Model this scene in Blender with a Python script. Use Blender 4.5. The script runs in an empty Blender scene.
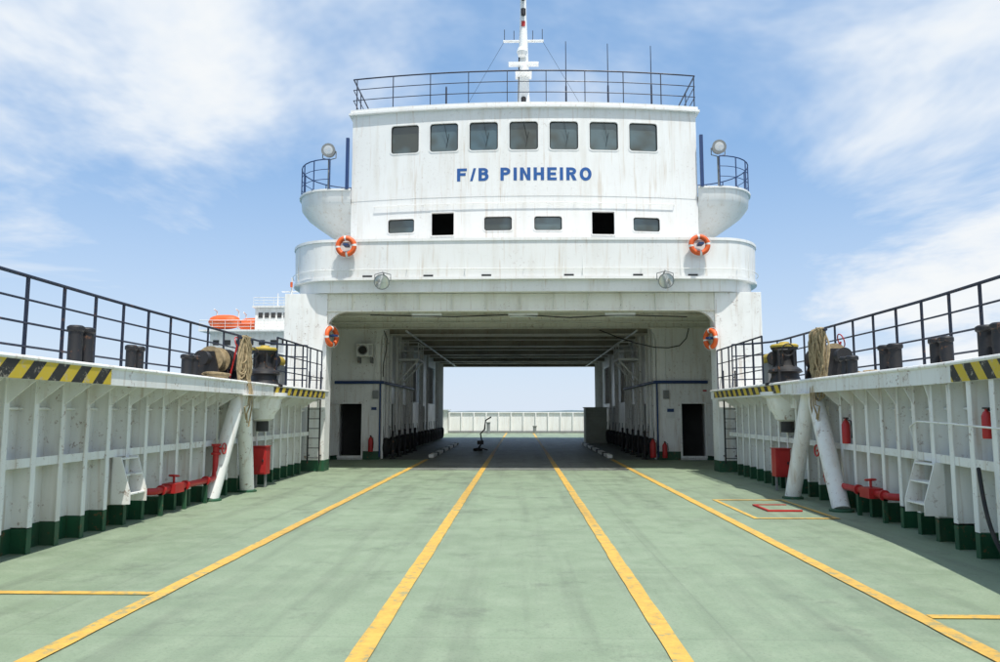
import bpy, bmesh, math, random
from mathutils import Vector, Matrix
random.seed(7)
scene=bpy.context.scene
scene.view_settings.view_transform='Standard'
scene.view_settings.look='None'
scene.view_settings.exposure=0

# ------------------------------------------------------------------ materials
def nn(nt,t,**k):
    n=nt.nodes.new(t)
    for a,b in k.items(): setattr(n,a,b)
    return n
def newmat(name):
    m=bpy.data.materials.new(name); m.use_nodes=True
    nt=m.node_tree; nt.nodes.clear()
    out=nn(nt,'ShaderNodeOutputMaterial'); b=nn(nt,'ShaderNodeBsdfPrincipled')
    nt.links.new(b.outputs[0],out.inputs[0])
    return m,nt,b
def noise(nt,vec,scale,detail=5,rough=.55,mapscale=None):
    if mapscale:
        mp=nn(nt,'ShaderNodeMapping'); mp.inputs['Scale'].default_value=mapscale
        nt.links.new(vec,mp.inputs['Vector']); vec=mp.outputs[0]
    n=nn(nt,'ShaderNodeTexNoise'); n.inputs['Scale'].default_value=scale
    n.inputs['Detail'].default_value=detail; n.inputs['Roughness'].default_value=rough
    nt.links.new(vec,n.inputs['Vector']); return n.outputs['Fac']
def ramp(nt,fac,a,b,va=0.,vb=1.):
    r=nn(nt,'ShaderNodeMapRange'); r.clamp=True
    r.inputs[1].default_value=a; r.inputs[2].default_value=b
    r.inputs[3].default_value=va; r.inputs[4].default_value=vb
    nt.links.new(fac,r.inputs[0]); return r.outputs[0]
def mth(nt,op,a,b=None):
    n=nn(nt,'ShaderNodeMath',operation=op)
    for i,v in enumerate((a,b)):
        if v is None: continue
        if isinstance(v,(int,float)): n.inputs[i].default_value=v
        else: nt.links.new(v,n.inputs[i])
    return n.outputs[0]
def mix(nt,fac,a,b):
    n=nn(nt,'ShaderNodeMix',data_type='RGBA')
    for s,v in ((n.inputs[0],fac),(n.inputs[6],a),(n.inputs[7],b)):
        if isinstance(v,(int,float)): s.default_value=v
        elif isinstance(v,tuple): s.default_value=(*v,1)
        else: nt.links.new(v,s)
    return n.outputs[2]
def bump(nt,b,h,strength,dist=.02):
    n=nn(nt,'ShaderNodeBump'); n.inputs['Strength'].default_value=strength
    n.inputs['Distance'].default_value=dist
    nt.links.new(h,n.inputs['Height']); nt.links.new(n.outputs[0],b.inputs['Normal'])
def paint(name,col,rough=.45,var=.12,streak=None,amt=.4,rust=0.,bmp=.15,metal=0.,vs=1.3):
    m,nt,b=newmat(name)
    tc=nn(nt,'ShaderNodeTexCoord').outputs['Object']
    n1=noise(nt,tc,vs,3)
    c=mix(nt,ramp(nt,n1,.35,.7),col,tuple(x*(1-var) for x in col))
    if streak:
        s=noise(nt,tc,3.2,4,.6,(1.,1.,.13))
        c=mix(nt,ramp(nt,s,.5,.76,0,amt),c,streak)
        s2=noise(nt,tc,10,2,.6,(1.,1.,.06))
        c=mix(nt,ramp(nt,s2,.58,.74,0,amt*1.0),c,(streak[0]*.8,streak[1]*.60,streak[2]*.40))
    if rust>0:
        r=noise(nt,tc,10,4,.78)
        f=mth(nt,'MULTIPLY',ramp(nt,r,.585,.66),ramp(nt,n1,.40,.58,0,rust))
        c=mix(nt,f,c,(.20,.085,.035))
    nt.links.new(c,b.inputs['Base Color'])
    nt.links.new(ramp(nt,n1,.3,.7,rough-.06,rough+.14),b.inputs['Roughness'])
    b.inputs['Metallic'].default_value=metal
    if bmp: bump(nt,b,n1,bmp,.05)
    return m
WHITE=paint('white_painted_steel',(.83,.83,.80),.42,.09,(.46,.38,.27),.42,.75,.14)
WHITEC=paint('white_paint_clean',(.84,.84,.82),.4,.06,(.56,.50,.40),.34,.22,.14,vs=.6)
CREAM=paint('cream_paint',(.80,.79,.70),.5,.08,(.5,.42,.3),.38,.6)
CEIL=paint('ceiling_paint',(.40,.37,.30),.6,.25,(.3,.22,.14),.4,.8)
FLANGE=paint('beam_flange_paint',(.82,.80,.74),.5,.1,(.4,.33,.22),.3,.4)
GREEN=paint('dark_green_paint',(.016,.10,.045),.5,.35,(.06,.08,.05),.5,.8)
NAVY=paint('navy_railing_paint',(.012,.02,.045),.45,.3,None,0,.6,0)
BLUE=paint('blue_paint',(.015,.10,.34),.4,.15,None,0,0,0)
DBLUE=paint('dark_blue_paint',(.015,.05,.16),.45,.2)
BLACK=paint('black_paint',(.015,.015,.017),.5,.3,None,0,.8,0)
RUB=paint('rubber',(.02,.02,.02),.8,.3,(.08,.07,.06),.5)
RED=paint('red_paint',(.48,.02,.02),.45,.3,None,0,.5,0)
ORANGE=paint('orange_plastic',(.75,.12,.02),.5,.15,None,0,0,0)
YEL=paint('yellow_machine_paint',(.52,.38,.05),.55,.3,None,0,1.,0)
GREY=paint('grey_metal',(.24,.25,.25),.5,.25,None,0,.6,0)
DARK=paint('dark_interior',(.05,.05,.05),.8,.2)
LOUV=paint('louvre_grey_green',(.55,.58,.50),.6,.2,None,0,.4)
ROPE=paint('manila_rope',(.40,.31,.18),.9,.45,None,0,0,0,vs=14)
SIGN=paint('sign_white',(.75,.75,.72),.5,.1,None,0,0,0)
GLASS,nt,b=newmat('window_glass')
tc=nn(nt,'ShaderNodeTexCoord').outputs['Object']
g=noise(nt,tc,.9,2); 
c=mix(nt,ramp(nt,g,.4,.6),(.09,.14,.155),(.05,.058,.045))
nt.links.new(c,b.inputs['Base Color']); b.inputs['Roughness'].default_value=.05
b.inputs['IOR'].default_value=1.8
LENS,nt,b=newmat('lamp_lens'); b.inputs['Base Color'].default_value=(.6,.62,.62,1); b.inputs['Roughness'].default_value=.1; b.inputs['Metallic'].default_value=.5
HAZ,nt,b=newmat('hazard_stripes')
tc=nn(nt,'ShaderNodeTexCoord').outputs['Object']
sx=nn(nt,'ShaderNodeSeparateXYZ'); nt.links.new(tc,sx.inputs[0])
s=mth(nt,'ADD',mth(nt,'SUBTRACT',sx.outputs[1],mth(nt,'MULTIPLY',sx.outputs[2],1.0)),sx.outputs[0])
f=mth(nt,'GREATER_THAN',mth(nt,'FRACT',mth(nt,'MULTIPLY',s,2.1)),.5)
w=noise(nt,tc,9,5,.75)
c=mix(nt,f,(.58,.42,.03),(.02,.02,.02))
c=mix(nt,ramp(nt,w,.56,.64,0,.75),c,(.42,.38,.30))
nt.links.new(c,b.inputs['Base Color']); b.inputs['Roughness'].default_value=.55
def deckmat(name,base,dark,pale):
    m,nt,b=newmat(name)
    tc=nn(nt,'ShaderNodeTexCoord').outputs['Object']
    n1=noise(nt,tc,.35,3,.6); n2=noise(nt,tc,2.2,6,.75); n3=noise(nt,tc,34,4,.7)
    c=mix(nt,ramp(nt,n1,.35,.65),base,tuple(x*.84 for x in base))
    c=mix(nt,ramp(nt,n2,.42,.68,0,.42),c,pale)
    c=mix(nt,ramp(nt,n3,.5,.72,0,.42),c,dark)
    tr=noise(nt,tc,1.5,4,.6,(1.4,.07,1.))
    c=mix(nt,ramp(nt,tr,.50,.70,0,.46),c,dark)
    st=noise(nt,tc,1.0,6,.78)
    sx=nn(nt,'ShaderNodeSeparateXYZ'); nt.links.new(tc,sx.inputs[0])
    wear=ramp(nt,sx.outputs[1],9,22,0,.07)   # heavier tyre wear towards the tunnel mouth
    c=mix(nt,ramp(nt,mth(nt,'ADD',st,wear),.56,.68,0,.5),c,dark)
    sp=noise(nt,tc,60,1,.5)
    c=mix(nt,ramp(nt,sp,.70,.76,0,.6),c,tuple(x*.4 for x in dark))
    fy=mth(nt,'FRACT',mth(nt,'MULTIPLY',sx.outputs[1],1/2.4))
    fx=mth(nt,'FRACT',mth(nt,'MULTIPLY',mth(nt,'ADD',sx.outputs[0],40.4),1/5.6))
    ly=ramp(nt,mth(nt,'ABSOLUTE',mth(nt,'SUBTRACT',fy,.5)),0,.008,1,0)
    lx=ramp(nt,mth(nt,'ABSOLUTE',mth(nt,'SUBTRACT',fx,.5)),0,.003,1,0)
    seam=mth(nt,'MAXIMUM',ly,lx)
    c=mix(nt,mth(nt,'MULTIPLY',seam,.25),c,dark)
    nt.links.new(c,b.inputs['Base Color'])
    nt.links.new(ramp(nt,n2,.3,.7,.42,.7),b.inputs['Roughness'])
    h=mth(nt,'ADD',mth(nt,'MULTIPLY',n3,.6),mth(nt,'ADD',n1,mth(nt,'MULTIPLY',seam,.25)))
    bump(nt,b,h,.4,.012)
    return m
DECK=deckmat('green_deck_paint',(.235,.305,.200),(.115,.135,.10),(.31,.365,.265))
DECK2=deckmat('grey_tunnel_deck',(.17,.185,.165),(.06,.06,.055),(.24,.25,.22))  # greyer, darker deck colour for the tunnel sheet
LANE,nt,b=newmat('yellow_lane_paint')
tc=nn(nt,'ShaderNodeTexCoord').outputs['Object']
n=noise(nt,tc,6,6,.8); n2=noise(nt,tc,.5,2)
c=mix(nt,ramp(nt,n,.4,.6),(.66,.41,.08),(.53,.31,.06))
f=mth(nt,'ADD',n,mth(nt,'MULTIPLY',n2,.25))
c=mix(nt,ramp(nt,f,.67,.74,0,.8),c,(.25,.28,.16))
tr=noise(nt,tc,1.5,4,.6,(1.4,.07,1.))
c=mix(nt,ramp(nt,tr,.50,.70,0,.35),c,(.2,.14,.06))
nt.links.new(c,b.inputs['Base Color']); b.inputs['Roughness'].default_value=.6
KERB,nt,b=newmat('kerb_black_white')
tc=nn(nt,'ShaderNodeTexCoord').outputs['Object']
sx=nn(nt,'ShaderNodeSeparateXYZ'); nt.links.new(tc,sx.inputs[0])
f=mth(nt,'GREATER_THAN',mth(nt,'FRACT',mth(nt,'MULTIPLY',sx.outputs[1],.42)),.72)
c=mix(nt,f,(.75,.75,.72),(.03,.03,.03))
nt.links.new(c,b.inputs['Base Color']); b.inputs['Roughness'].default_value=.6
SEA,nt,b=newmat('sea_water')
tc=nn(nt,'ShaderNodeTexCoord').outputs['Object']
b.inputs['Base Color'].default_value=(.04,.12,.15,1); b.inputs['Roughness'].default_value=.2
bump(nt,b,noise(nt,tc,.35,4,.6),.6,.6)
SHORE=paint('distant_shore',(.32,.40,.44),.9,.2,vs=.01,bmp=0)

# ------------------------------------------------------------------ mesh builder
class MB:
    def __init__(s): s.v=[];s.f=[];s.mi=[];s.mats=[]
    def m(s,mat):
        if mat not in s.mats: s.mats.append(mat)
        return s.mats.index(mat)
    def face(s,idx,mat): s.f.append(idx); s.mi.append(s.m(mat))
    def quad(s,pts,mat):
        n=len(s.v); s.v+= [tuple(p) for p in pts]; s.face(list(range(n,n+len(pts))),mat)
    def box(s,x0,x1,y0,y1,z0,z1,mat,R=None,c=None):
        n=len(s.v)
        P=[(x,y,z) for x in(x0,x1) for y in(y0,y1) for z in(z0,z1)]
        if R is not None: P=[tuple(R@Vector(p)+Vector(c)) for p in P]
        s.v+=P
        for q in((0,1,3,2),(4,6,7,5),(0,4,5,1),(2,3,7,6),(0,2,6,4),(1,5,7,3)): s.face([n+i for i in q],mat)
    def grid(s,rows,mat,closed=False,mats=None):
        n=len(s.v); C=len(rows[0])
        for r in rows: s.v+=[tuple(p) for p in r]
        for i in range(len(rows)-1):
            for j in range(C if closed else C-1):
                k=(j+1)%C
                s.face([n+i*C+j,n+i*C+k,n+(i+1)*C+k,n+(i+1)*C+j],mats[i] if mats else mat)
        return n,C
    def revolve(s,c,prof,mat,axis=(0,0,1),seg=20,mats=None,cap=True):
        c=Vector(c); a=Vector(axis).normalized()
        q=a.to_track_quat('Z','Y')
        rows=[]
        for r,h in prof:
            r=max(r,.0005)
            rows.append([c+q@Vector((r*math.cos(t*2*math.pi/seg),r*math.sin(t*2*math.pi/seg),h)) for t in range(seg)])
        n,C=s.grid(rows,mat,True,mats)
        if cap:
            s.face([n+j for j in range(C)][::-1],mats[0] if mats else mat)
            s.face([n+(len(rows)-1)*C+j for j in range(C)],mats[-1] if mats else mat)
    def cyl(s,p0,p1,r0,mat,r1=None,seg=12):
        p0=Vector(p0);p1=Vector(p1); d=p1-p0
        s.revolve(p0,[(r0,0),(r1 if r1 is not None else r0,d.length)],mat,d,seg)
    def pipe(s,pts,r,mat,seg=8,closed=False):
        pts=[Vector(p) for p in pts]; rows=[]; up=None
        N=len(pts)
        for i,p in enumerate(pts):
            if closed: t=(pts[(i+1)%N]-pts[i-1]).normalized()
            else: t=(pts[min(i+1,N-1)]-pts[max(i-1,0)]).normalized()
            if up is None:
                up=Vector((0,0,1)) if abs(t.z)<.9 else Vector((1,0,0))
            u=(up-t*up.dot(t)); 
            if u.length<1e-4: u=Vector((1,0,0)) if abs(t.x)<.9 else Vector((0,1,0)); u=u-t*u.dot(t)
            u.normalize(); w=t.cross(u); up=u
            rr=r[i] if isinstance(r,list) else r
            rows.append([p+u*rr*math.cos(a*2*math.pi/seg)+w*rr*math.sin(a*2*math.pi/seg) for a in range(seg)])
        if closed: rows.append(rows[0])
        n,C=s.grid(rows,mat,True)
        if not closed:
            s.face([n+j for j in range(C)][::-1],mat); s.face([n+(len(rows)-1)*C+j for j in range(C)],mat)
    def prism(s,poly,mapf,a0,a1,mat):
        n=len(s.v);N=len(poly)
        s.v+=[tuple(mapf(p[0],p[1],a0)) for p in poly]+[tuple(mapf(p[0],p[1],a1)) for p in poly]
        s.face([n+i for i in range(N)],mat); s.face([n+N+i for i in range(N)][::-1],mat)
        for i in range(N):
            j=(i+1)%N; s.face([n+i,n+j,n+N+j,n+N+i],mat)
    def torus(s,c,R,r,mat,axis=(0,0,1),seg=28,ms=10,bands=None,mat2=None):
        c=Vector(c); q=Vector(axis).normalized().to_track_quat('Z','Y')
        rows=[];mats=[]
        for i in range(seg+1):
            a=i*2*math.pi/seg
            rows.append([c+q@Vector(((R+r*math.cos(b*2*math.pi/ms))*math.cos(a),(R+r*math.cos(b*2*math.pi/ms))*math.sin(a),r*math.sin(b*2*math.pi/ms))) for b in range(ms)])
            mats.append(mat2 if (mat2 and (i%7) in(0,)) else mat)
        s.grid(rows,mat,True,mats)
    def build(s,name,parent=None,bevel=0,recalc=True):
        me=bpy.data.meshes.new(name)
        me.from_pydata([tuple(v) for v in s.v],[],s.f)
        for m in s.mats: me.materials.append(m)
        for p,i in zip(me.polygons,s.mi): p.material_index=i
        if recalc:
            bm=bmesh.new(); bm.from_mesh(me); bmesh.ops.recalc_face_normals(bm,faces=bm.faces); bm.to_mesh(me); bm.free()
        for p in me.polygons: p.use_smooth=True
        try: me.set_sharp_from_angle(angle=math.radians(32))
        except Exception: pass
        o=bpy.data.objects.new(name,me); scene.collection.objects.link(o)
        if parent: o.parent=parent
        if bevel:
            b=o.modifiers.new('bevel','BEVEL'); b.width=bevel; b.segments=2; b.limit_method='ANGLE'; b.angle_limit=math.radians(50)
        return o
def empty(name):
    e=bpy.data.objects.new(name,None); scene.collection.objects.link(e); return e
def lerp_tab(tab,y):
    if y<=tab[0][0]: return tab[0][1]
    for (a,b),(c,d) in zip(tab,tab[1:]):
        if y<=c:
            t=(y-a)/(c-a); return b+(d-b)*t
    return tab[-1][1]
def smooth_tab(tab,y): return sum(lerp_tab(tab,y+d) for d in(-.8,-.4,0,.4,.8))/5

# ------------------------------------------------------------------ ship geometry tables
WALL={-1:[(-8,-4.0),(-3,-4.9),(1,-5.5),(5,-5.9),(9,-6.18),(13,-6.3),(22,-6.35)],
       1:[(-8,3.6),(-3,4.3),(1,4.7),(5,5.0),(8,5.4),(11,5.85),(14,6.05),(22,6.2)]}
EDGE={-1:[(-8,-3.4),(-3,-4.3),(1,-4.95),(5,-5.35),(8.5,-5.56),(22,-5.62)],
       1:[(-8,3.0),(-3,3.8),(1,4.3),(5,4.75),(8,5.2),(10,5.45),(22,5.52)]}
OUT={-1:[(-8,-4.7),(-3,-5.7),(1,-6.3),(5,-6.7),(9,-6.95),(13,-7.08),(75,-7.08)],
      1:[(-8,4.7),(-3,5.6),(1,6.1),(5,6.45),(9,6.75),(13,7.0),(75,7.15)]}
PZ=2.29
def WX(s,y): return smooth_tab(WALL[s],y)
def EX(s,y): return smooth_tab(EDGE[s],y)
def OX(s,y): return smooth_tab(OUT[s],y)

# sea
mb=MB(); R=30000
mb.quad([(-R,-R,-3),(R,-R,-3),(R,R,-3),(-R,R,-3)],SEA); mb.build('sea')
mb=MB()
rows=[[],[]]
for i in range(90):
    x=-9000+i*200; rows[0].append((x,9000,-3)); rows[1].append((x,9000,8+14*random.random()+ (12 if x>500 else 2)))
mb.grid(rows,SHORE); mb.build('distant_shoreline')

# deck + hull
mb=MB(); ys=[-8+i*.8 for i in range(98)]
mb.grid([[(OX(-1,y)+.02,y,0) for y in ys],[(OX(1,y)-.02,y,0) for y in ys]],DECK)
mb.build('ship_deck')
mb=MB()
for s in(-1,1):
    mb.grid([[(OX(s,y),y,-3.2) for y in ys],[(OX(s,y),y,PZ-.02 if y<22.2 else .9) for y in ys]],WHITE)
mb.box(-7.0,7.0,70,70.2,-3.2,-.01,WHITE)
mb.box(-4.6,4.6,-8.1,-8,-3.2,-.01,WHITE)
mb.build('ship_hull')
mb=MB()
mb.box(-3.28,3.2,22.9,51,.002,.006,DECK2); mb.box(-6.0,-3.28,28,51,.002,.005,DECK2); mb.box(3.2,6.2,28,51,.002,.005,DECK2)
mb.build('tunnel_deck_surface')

# lane markings
def strip(mb,x0,x1,y0,y1,z=.010): mb.box(x0,x1,y0,y1,z-.003,z,LANE)
for x in(-3.38,-1.13,1.11,3.32):
    mb=MB()
    # hand painted: edges wander by a few millimetres
    y1=28 if abs(x)>2 else 68; n=int((y1+2)/.35); L_=[];R_=[]
    for i in range(n+1):
        y=-2+i*(y1+2)/n; L_.append((x-.075+random.uniform(-.005,.005),y,.010)); R_.append((x+.075+random.uniform(-.005,.005),y,.010))
    mb.grid([L_,R_],LANE); mb.build('lane_marking')
mb=MB(); strip(mb,-5.55,-3.465,7.27,7.38); mb.build('lane_marking')
mb=MB(); strip(mb,3.405,4.75,6.62,6.73); mb.build('lane_marking')
mb=MB()
for q in((3.75,3.83,12.6,15.3),(5.05,5.13,12.6,15.3),(3.83,5.05,12.6,12.69),(3.83,5.05,15.2,15.3)): strip(mb,*q)
mb.box(4.3,4.85,13.5,13.56,.004,.03,RED);mb.box(4.3,4.85,14.3,14.36,.004,.03,RED);mb.box(4.25,4.3,13.5,14.36,.004,.03,RED)
mb.box(4.32,4.84,13.58,14.28,.004,.02,DECK)
mb.build('deck_hatch')

# ------------------------------------------------------------------ bulwarks
def hazard(name,s,y0,y1,z0,z1):
    mb=MB(); n=max(2,int((y1-y0)/.3)); yy=[y0+(y1-y0)*i/n for i in range(n+1)]
    mb.grid([[(EX(s,y)-.036*s,y,z0) for y in yy],[(EX(s,y)-.036*s,y,z1) for y in yy]],HAZ)
    return mb.build(name)
for s in(-1,1):
    mb=MB(); yy=[-6+i*.6 for i in range(int(28/.6)+1)]+[22.2]
    mb.grid([[(WX(s,y),y,.3) for y in yy],[(WX(s,y),y,PZ-.14) for y in yy]],WHITE)
    mb.grid([[(WX(s,y)-.004*s,y,0) for y in yy],[(WX(s,y)-.004*s,y,.3) for y in yy]],GREEN)
    mb.grid([[(WX(s,y),y,PZ-.14) for y in yy],[(EX(s,y),y,PZ-.14) for y in yy],[(EX(s,y),y,PZ-.22) for y in yy],[(EX(s,y)-.02*s,y,PZ-.22) for y in yy],
             [(EX(s,y)-.02*s,y,PZ+.02) for y in yy],[(EX(s,y),y,PZ+.02) for y in yy],[(EX(s,y)+.01*s,y,PZ) for y in yy],[(OX(s,y),y,PZ) for y in yy]],WHITE)
    mb.grid([[(WX(s,y),y,1.08) for y in yy],[(WX(s,y)-.20*s,y,1.08) for y in yy],[(WX(s,y)-.20*s,y,1.04) for y in yy],[(WX(s,y)-.215*s,y,1.04) for y in yy],[(WX(s,y)-.215*s,y,1.15) for y in yy],[(WX(s,y)-.2*s,y,1.15) for y in yy],[(WX(s,y)-.2*s,y,1.10) for y in yy],[(WX(s,y),y,1.10) for y in yy]],WHITE)
    y=-5.7
    while y<21.6:
        w=WX(s,y); e=EX(s,y); i=w-.22*s
        for z0,z1,m in((0,.30+random.uniform(-.02,.02),GREEN),(.30,PZ-.14,WHITE)):
            xa,xb=sorted((w,i)); mb.box(xa,xb,y-.008,y+.008,z0,z1,m)
            xa,xb=sorted((i,i-.014*s)); mb.box(xa,xb,y-.045,y+.045,z0,z1,m)
        if abs(e)<abs(i)-.02:
            mb.prism([(i,PZ-.50),(i,PZ-.14),(e+.01*s,PZ-.14),(e+.01*s,PZ-.19)],lambda a,b,c:(a,c,b),y-.007,y+.007,WHITE)
        y+=.6
    mb.pipe([(EX(s,y)-.02*s,y,PZ+.02) for y in yy],.03,WHITE,8)
    mb.pipe([(WX(s,y)-.05*s,y,1.75) for y in yy],.018,WHITE,6)
    mb.build('ship_bulwark')
hazard('hazard_stripe_panel',-1,3,10.2,PZ-.215,PZ+.0)
hazard('hazard_stripe_panel',1,3,9.65,PZ-.215,PZ+.0)
hazard('hazard_stripe_panel',-1,17.2,21.8,PZ-.18,PZ-.01)
hazard('hazard_stripe_panel',1,16.2,21.8,PZ-.18,PZ-.01)

# ------------------------------------------------------------------ railings
def resample(pts,step):
    pts=[Vector(p) for p in pts]; out=[pts[0]]; acc=0
    for a,b in zip(pts,pts[1:]):
        L=(b-a).length; 
        if L<1e-6: continue
        t=step-acc
        while t<=L: out.append(a+(b-a)*t/L); t+=step
        acc=(L-(t-step))
    if (out[-1]-pts[-1]).length>step*.4: out.append(pts[-1])
    else: out[-1]=pts[-1]
    return out
def railing(name,pts,h,n,step,mat=NAVY,r=.022,parent=None,top=None):
    mb=MB(); 
    for k in range(n):
        z=h*(k+1)/n
        mb.pipe([Vector(p)+Vector((0,0,z)) for p in pts],r if k==n-1 else r*.62,mat,8)
    for p in resample(pts,step):
        mb.box(p.x-.012,p.x+.012,p.y-.03,p.y+.03,p.z,p.z+h-.003,mat)
        mb.box(p.x-.06,p.x+.06,p.y-.06,p.y+.06,p.z,p.z+.012,mat)
    return mb.build(name,parent)
for s in(-1,1):
    pts=[(OX(s,y)-.08*s,y,PZ) for y in [-6+i*.6 for i in range(44)]]
    e=OX(s,20)-.08*s
    pts+=[(e,20.4,PZ),(e-.12*s,20.9,PZ),(e-.35*s,21.3,PZ),(EX(s,21)+.5*s,21.75,PZ)]
    railing('deck_railing',pts,1.32,4,.92,r=.027)
    pts=[(EX(s,y)+.06*s,y,PZ) for y in(17.6,18.5,19.5,20.5,21.7)]
    railing('deck_railing',pts,1.15,3,.72)
def bollard(x,y,h=.62,r=.12,d=.36):
    mb=MB()
    mb.box(x-.2,x+.2,y-d*.5-.22,y+d*.5+.22,PZ,PZ+.05,BLACK)
    for k in(-1,1):
        mb.revolve((x,y+k*d/2,PZ+.05),[(r*1.15,0),(r,.05),(r,h-.14),(r*1.22,h-.12),(r*1.22,h-.07),(r*.9,h-.05)],BLACK)
    mb.build('mooring_bollard',bevel=.008)
bollard(-6.3,10.75,.64,.095,.28); bollard(-6.3,12.3,.5,.08,.25); bollard(-6.25,14.3,.5,.10,.3)
bollard(5.95,9.7,.52,.10,.30); bollard(6.0,11.0,.48,.085,.26); bollard(6.05,12.6,.52,.10,.32); bollard(5.8,13.6,.4,.09,.26)

def capstan(x,y,s):
    e=empty('mooring_capstan'); k0=.86
    mb=MB()
    mb.revolve((x,y,PZ),[(.50*k0,0),(.50*k0,.06),(.40*k0,.08),(.34*k0,.2),(.34*k0,.26),(.44*k0,.30)],BLACK,seg=24)
    mb.revolve((x,y,PZ+.30),[(.42*k0,0),(.40*k0,.05),(.26*k0,.14),(.21*k0,.28),(.23*k0,.42),(.32*k0,.5),(.34*k0,.54)],BLACK,seg=24)
    mb.revolve((x,y,PZ+.84),[(.34*k0,0),(.35*k0,.04),(.31*k0,.07),(.12,.085),(.10,.12),(.04,.13)],YEL,seg=24)
    for k in range(6):
        a=k*math.pi/3; q=Matrix.Rotation(a,3,'Z')
        mb.box(.17,.26,-.02,.02,PZ+.34,PZ+.80,BLACK,q,(x,y,0))
    mb.build('drum',e)
    mb=MB()
    mb.revolve((x,y,PZ-.14),[(.54,0),(.54,-.08),(.42,-.14),(.38,-.36),(.30,-.46),(.24,-.60),(.10,-.66)],WHITE,seg=24)
    mb.box(x-.05,x+.05,y-.75,y-.4,PZ-.5,PZ-.14,WHITE); mb.box(x-.05,x+.05,y+.4,y+.75,PZ-.5,PZ-.14,WHITE)
    mb.cyl((x,y,PZ-.79),(x,y,PZ-1.02),.14,DARK)
    mb.build('motor_housing',e)
    mb=MB()
    mb.box(x-.15,x+.15,y+.7,y+1.1,PZ,PZ+.55,GREY); mb.cyl((x,y+.7,PZ+.65),(x,y+1.15,PZ+.65),.14,YEL,seg=18)
    mb.cyl((x,y+.65,PZ+.65),(x,y+.7,PZ+.65),.17,BLACK,seg=18)
    mb.pipe([(x-.3,y-.5,PZ),(x-.3,y-.5,PZ+.75),(x-.1,y-.5,PZ+.75)],.03,BLACK); mb.torus((x-.1,y-.52,PZ+.75),.13,.015,BLACK,(0,1,.2),20,6)
    mb.build('electric_motor',e,bevel=.01)
capstan(-5.95,17.6,-1); capstan(5.85,17.0,1)
def windlass(x,y):
    mb=MB()
    mb.box(x-.45,x+.45,y-.7,y+.7,PZ,PZ+.08,BLACK)
    for k in(-.5,.0,.5):
        mb.prism([(-.26,0),(.26,0),(.10,.58),(-.10,.58)],lambda a,b,c,k=k:(x+a,c,PZ+.08+b),y+k-.03,y+k+.03,BLACK)
    mb.cyl((x,y-.75,PZ+.5),(x,y+.75,PZ+.5),.05,GREY)
    mb.revolve((x,y-.45,PZ+.5),[(.27,0),(.27,.03),(.2,.04)]+[(.2+.012*(i%2),.04+i*.03) for i in range(1,11)]+[(.2,.36),(.27,.37),(.27,.40)],ROPE,(0,1,0),24)
    mb.revolve((x,y+.06,PZ+.5),[(.27,0),(.27,.03),(.2,.04)]+[(.19+.012*(i%2),.04+i*.03) for i in range(1,10)]+[(.2,.34),(.27,.35),(.27,.38)],BLACK,(0,1,0),24)
    mb.revolve((x,y-.9,PZ+.5),[(.15,0),(.10,.06),(.09,.12),(.14,.2)],BLACK,(0,1,0),18)
    mb.cyl((x+.2,y+.1,PZ+.1),(x+.35,y+.1,PZ+.85),.02,RED); mb.torus((x+.36,y+.1,PZ+.87),.14,.012,RED,(1,0,.3),20,6)
    # slack rope heap beside the drum
    for k in range(5):
        a=.22+.03*k
        mb.pipe([(x+.35+a*math.cos(t*.5+k)*.7,y-.95+a*math.sin(t*.5+k),PZ+.03+.035*k+.01*math.sin(t)) for t in range(13)],.022,ROPE,6)
    mb.build('mooring_winch')
windlass(-6.35,15.9)
windlass(6.2,15.6)

def ropebundle(x,y,s,w):
    mb=MB()
    mb.pipe([(x+.1*s,y,PZ),(x+.1*s,y,PZ+.95),(x-.06*s,y,PZ+.98)],.025,NAVY,8)
    mb.pipe([(x-.0*s,y-w*.7,PZ+.93),(x-.0*s,y+w*.7,PZ+.93)],.03,NAVY,8)
    for k in range(26):
        yy=y+random.uniform(-w/2,w/2); a=random.uniform(.04,.13); L=random.uniform(.55,1.35); ph=random.uniform(0,6)
        pts=[]
        for i in range(17):
            t=i/16*2*math.pi
            pts.append((x-s*(.04+a*.5*math.sin(t))+.03*math.sin(t*3+ph),yy+a*math.sin(t)*.8+.05*math.sin(t*1.5+ph),PZ+.97+random.uniform(-.01,.01)-L*.5*(1-math.cos(t))))
        mb.pipe(pts,.018,ROPE,6,)
    for q in(0,.08,-.07):
        mb.pipe([(x-.1*s,y+q,PZ+.2),(x-.16*s,y+.05+q,PZ-.15),(x-.17*s,y+q*1.5,PZ-.45),(x-.13*s,y-.05+q*2,PZ-.62-q*2),(x-.12*s,y+.02+q,PZ-.8-q)],.016,ROPE,6)
    mb.build('draped_mooring_rope')
ropebundle(-5.68,15.5,-1,.26); ropebundle(5.62,14.4,1,.45)

def aframe(s,top,b1,b2,r=.15):
    mb=MB()
    for b,t in((b1,(top[0],top[1]-.12,top[2])),(b2,(top[0],top[1]+.12,top[2]))):
        mb.cyl(b,t,r,WHITE,seg=20)
        mb.revolve((b[0],b[1],.0),[(r*1.35,0),(r*1.35,.03),(r*1.1,.05)],GREEN,seg=20)
    mb.box(top[0]-.28,top[0]+.28,top[1]-.35,top[1]+.35,PZ-.245,PZ-.225,WHITE)
    mb.build('support_legs')
aframe(-1,(-5.72,15.6,PZ-.2),(-6.0,14.9,.03),(-5.9,16.6,.03),.15)
aframe(1,(5.62,14.9,PZ-.2),(5.55,13.6,.03),(5.42,15.6,.03),.15)

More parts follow.
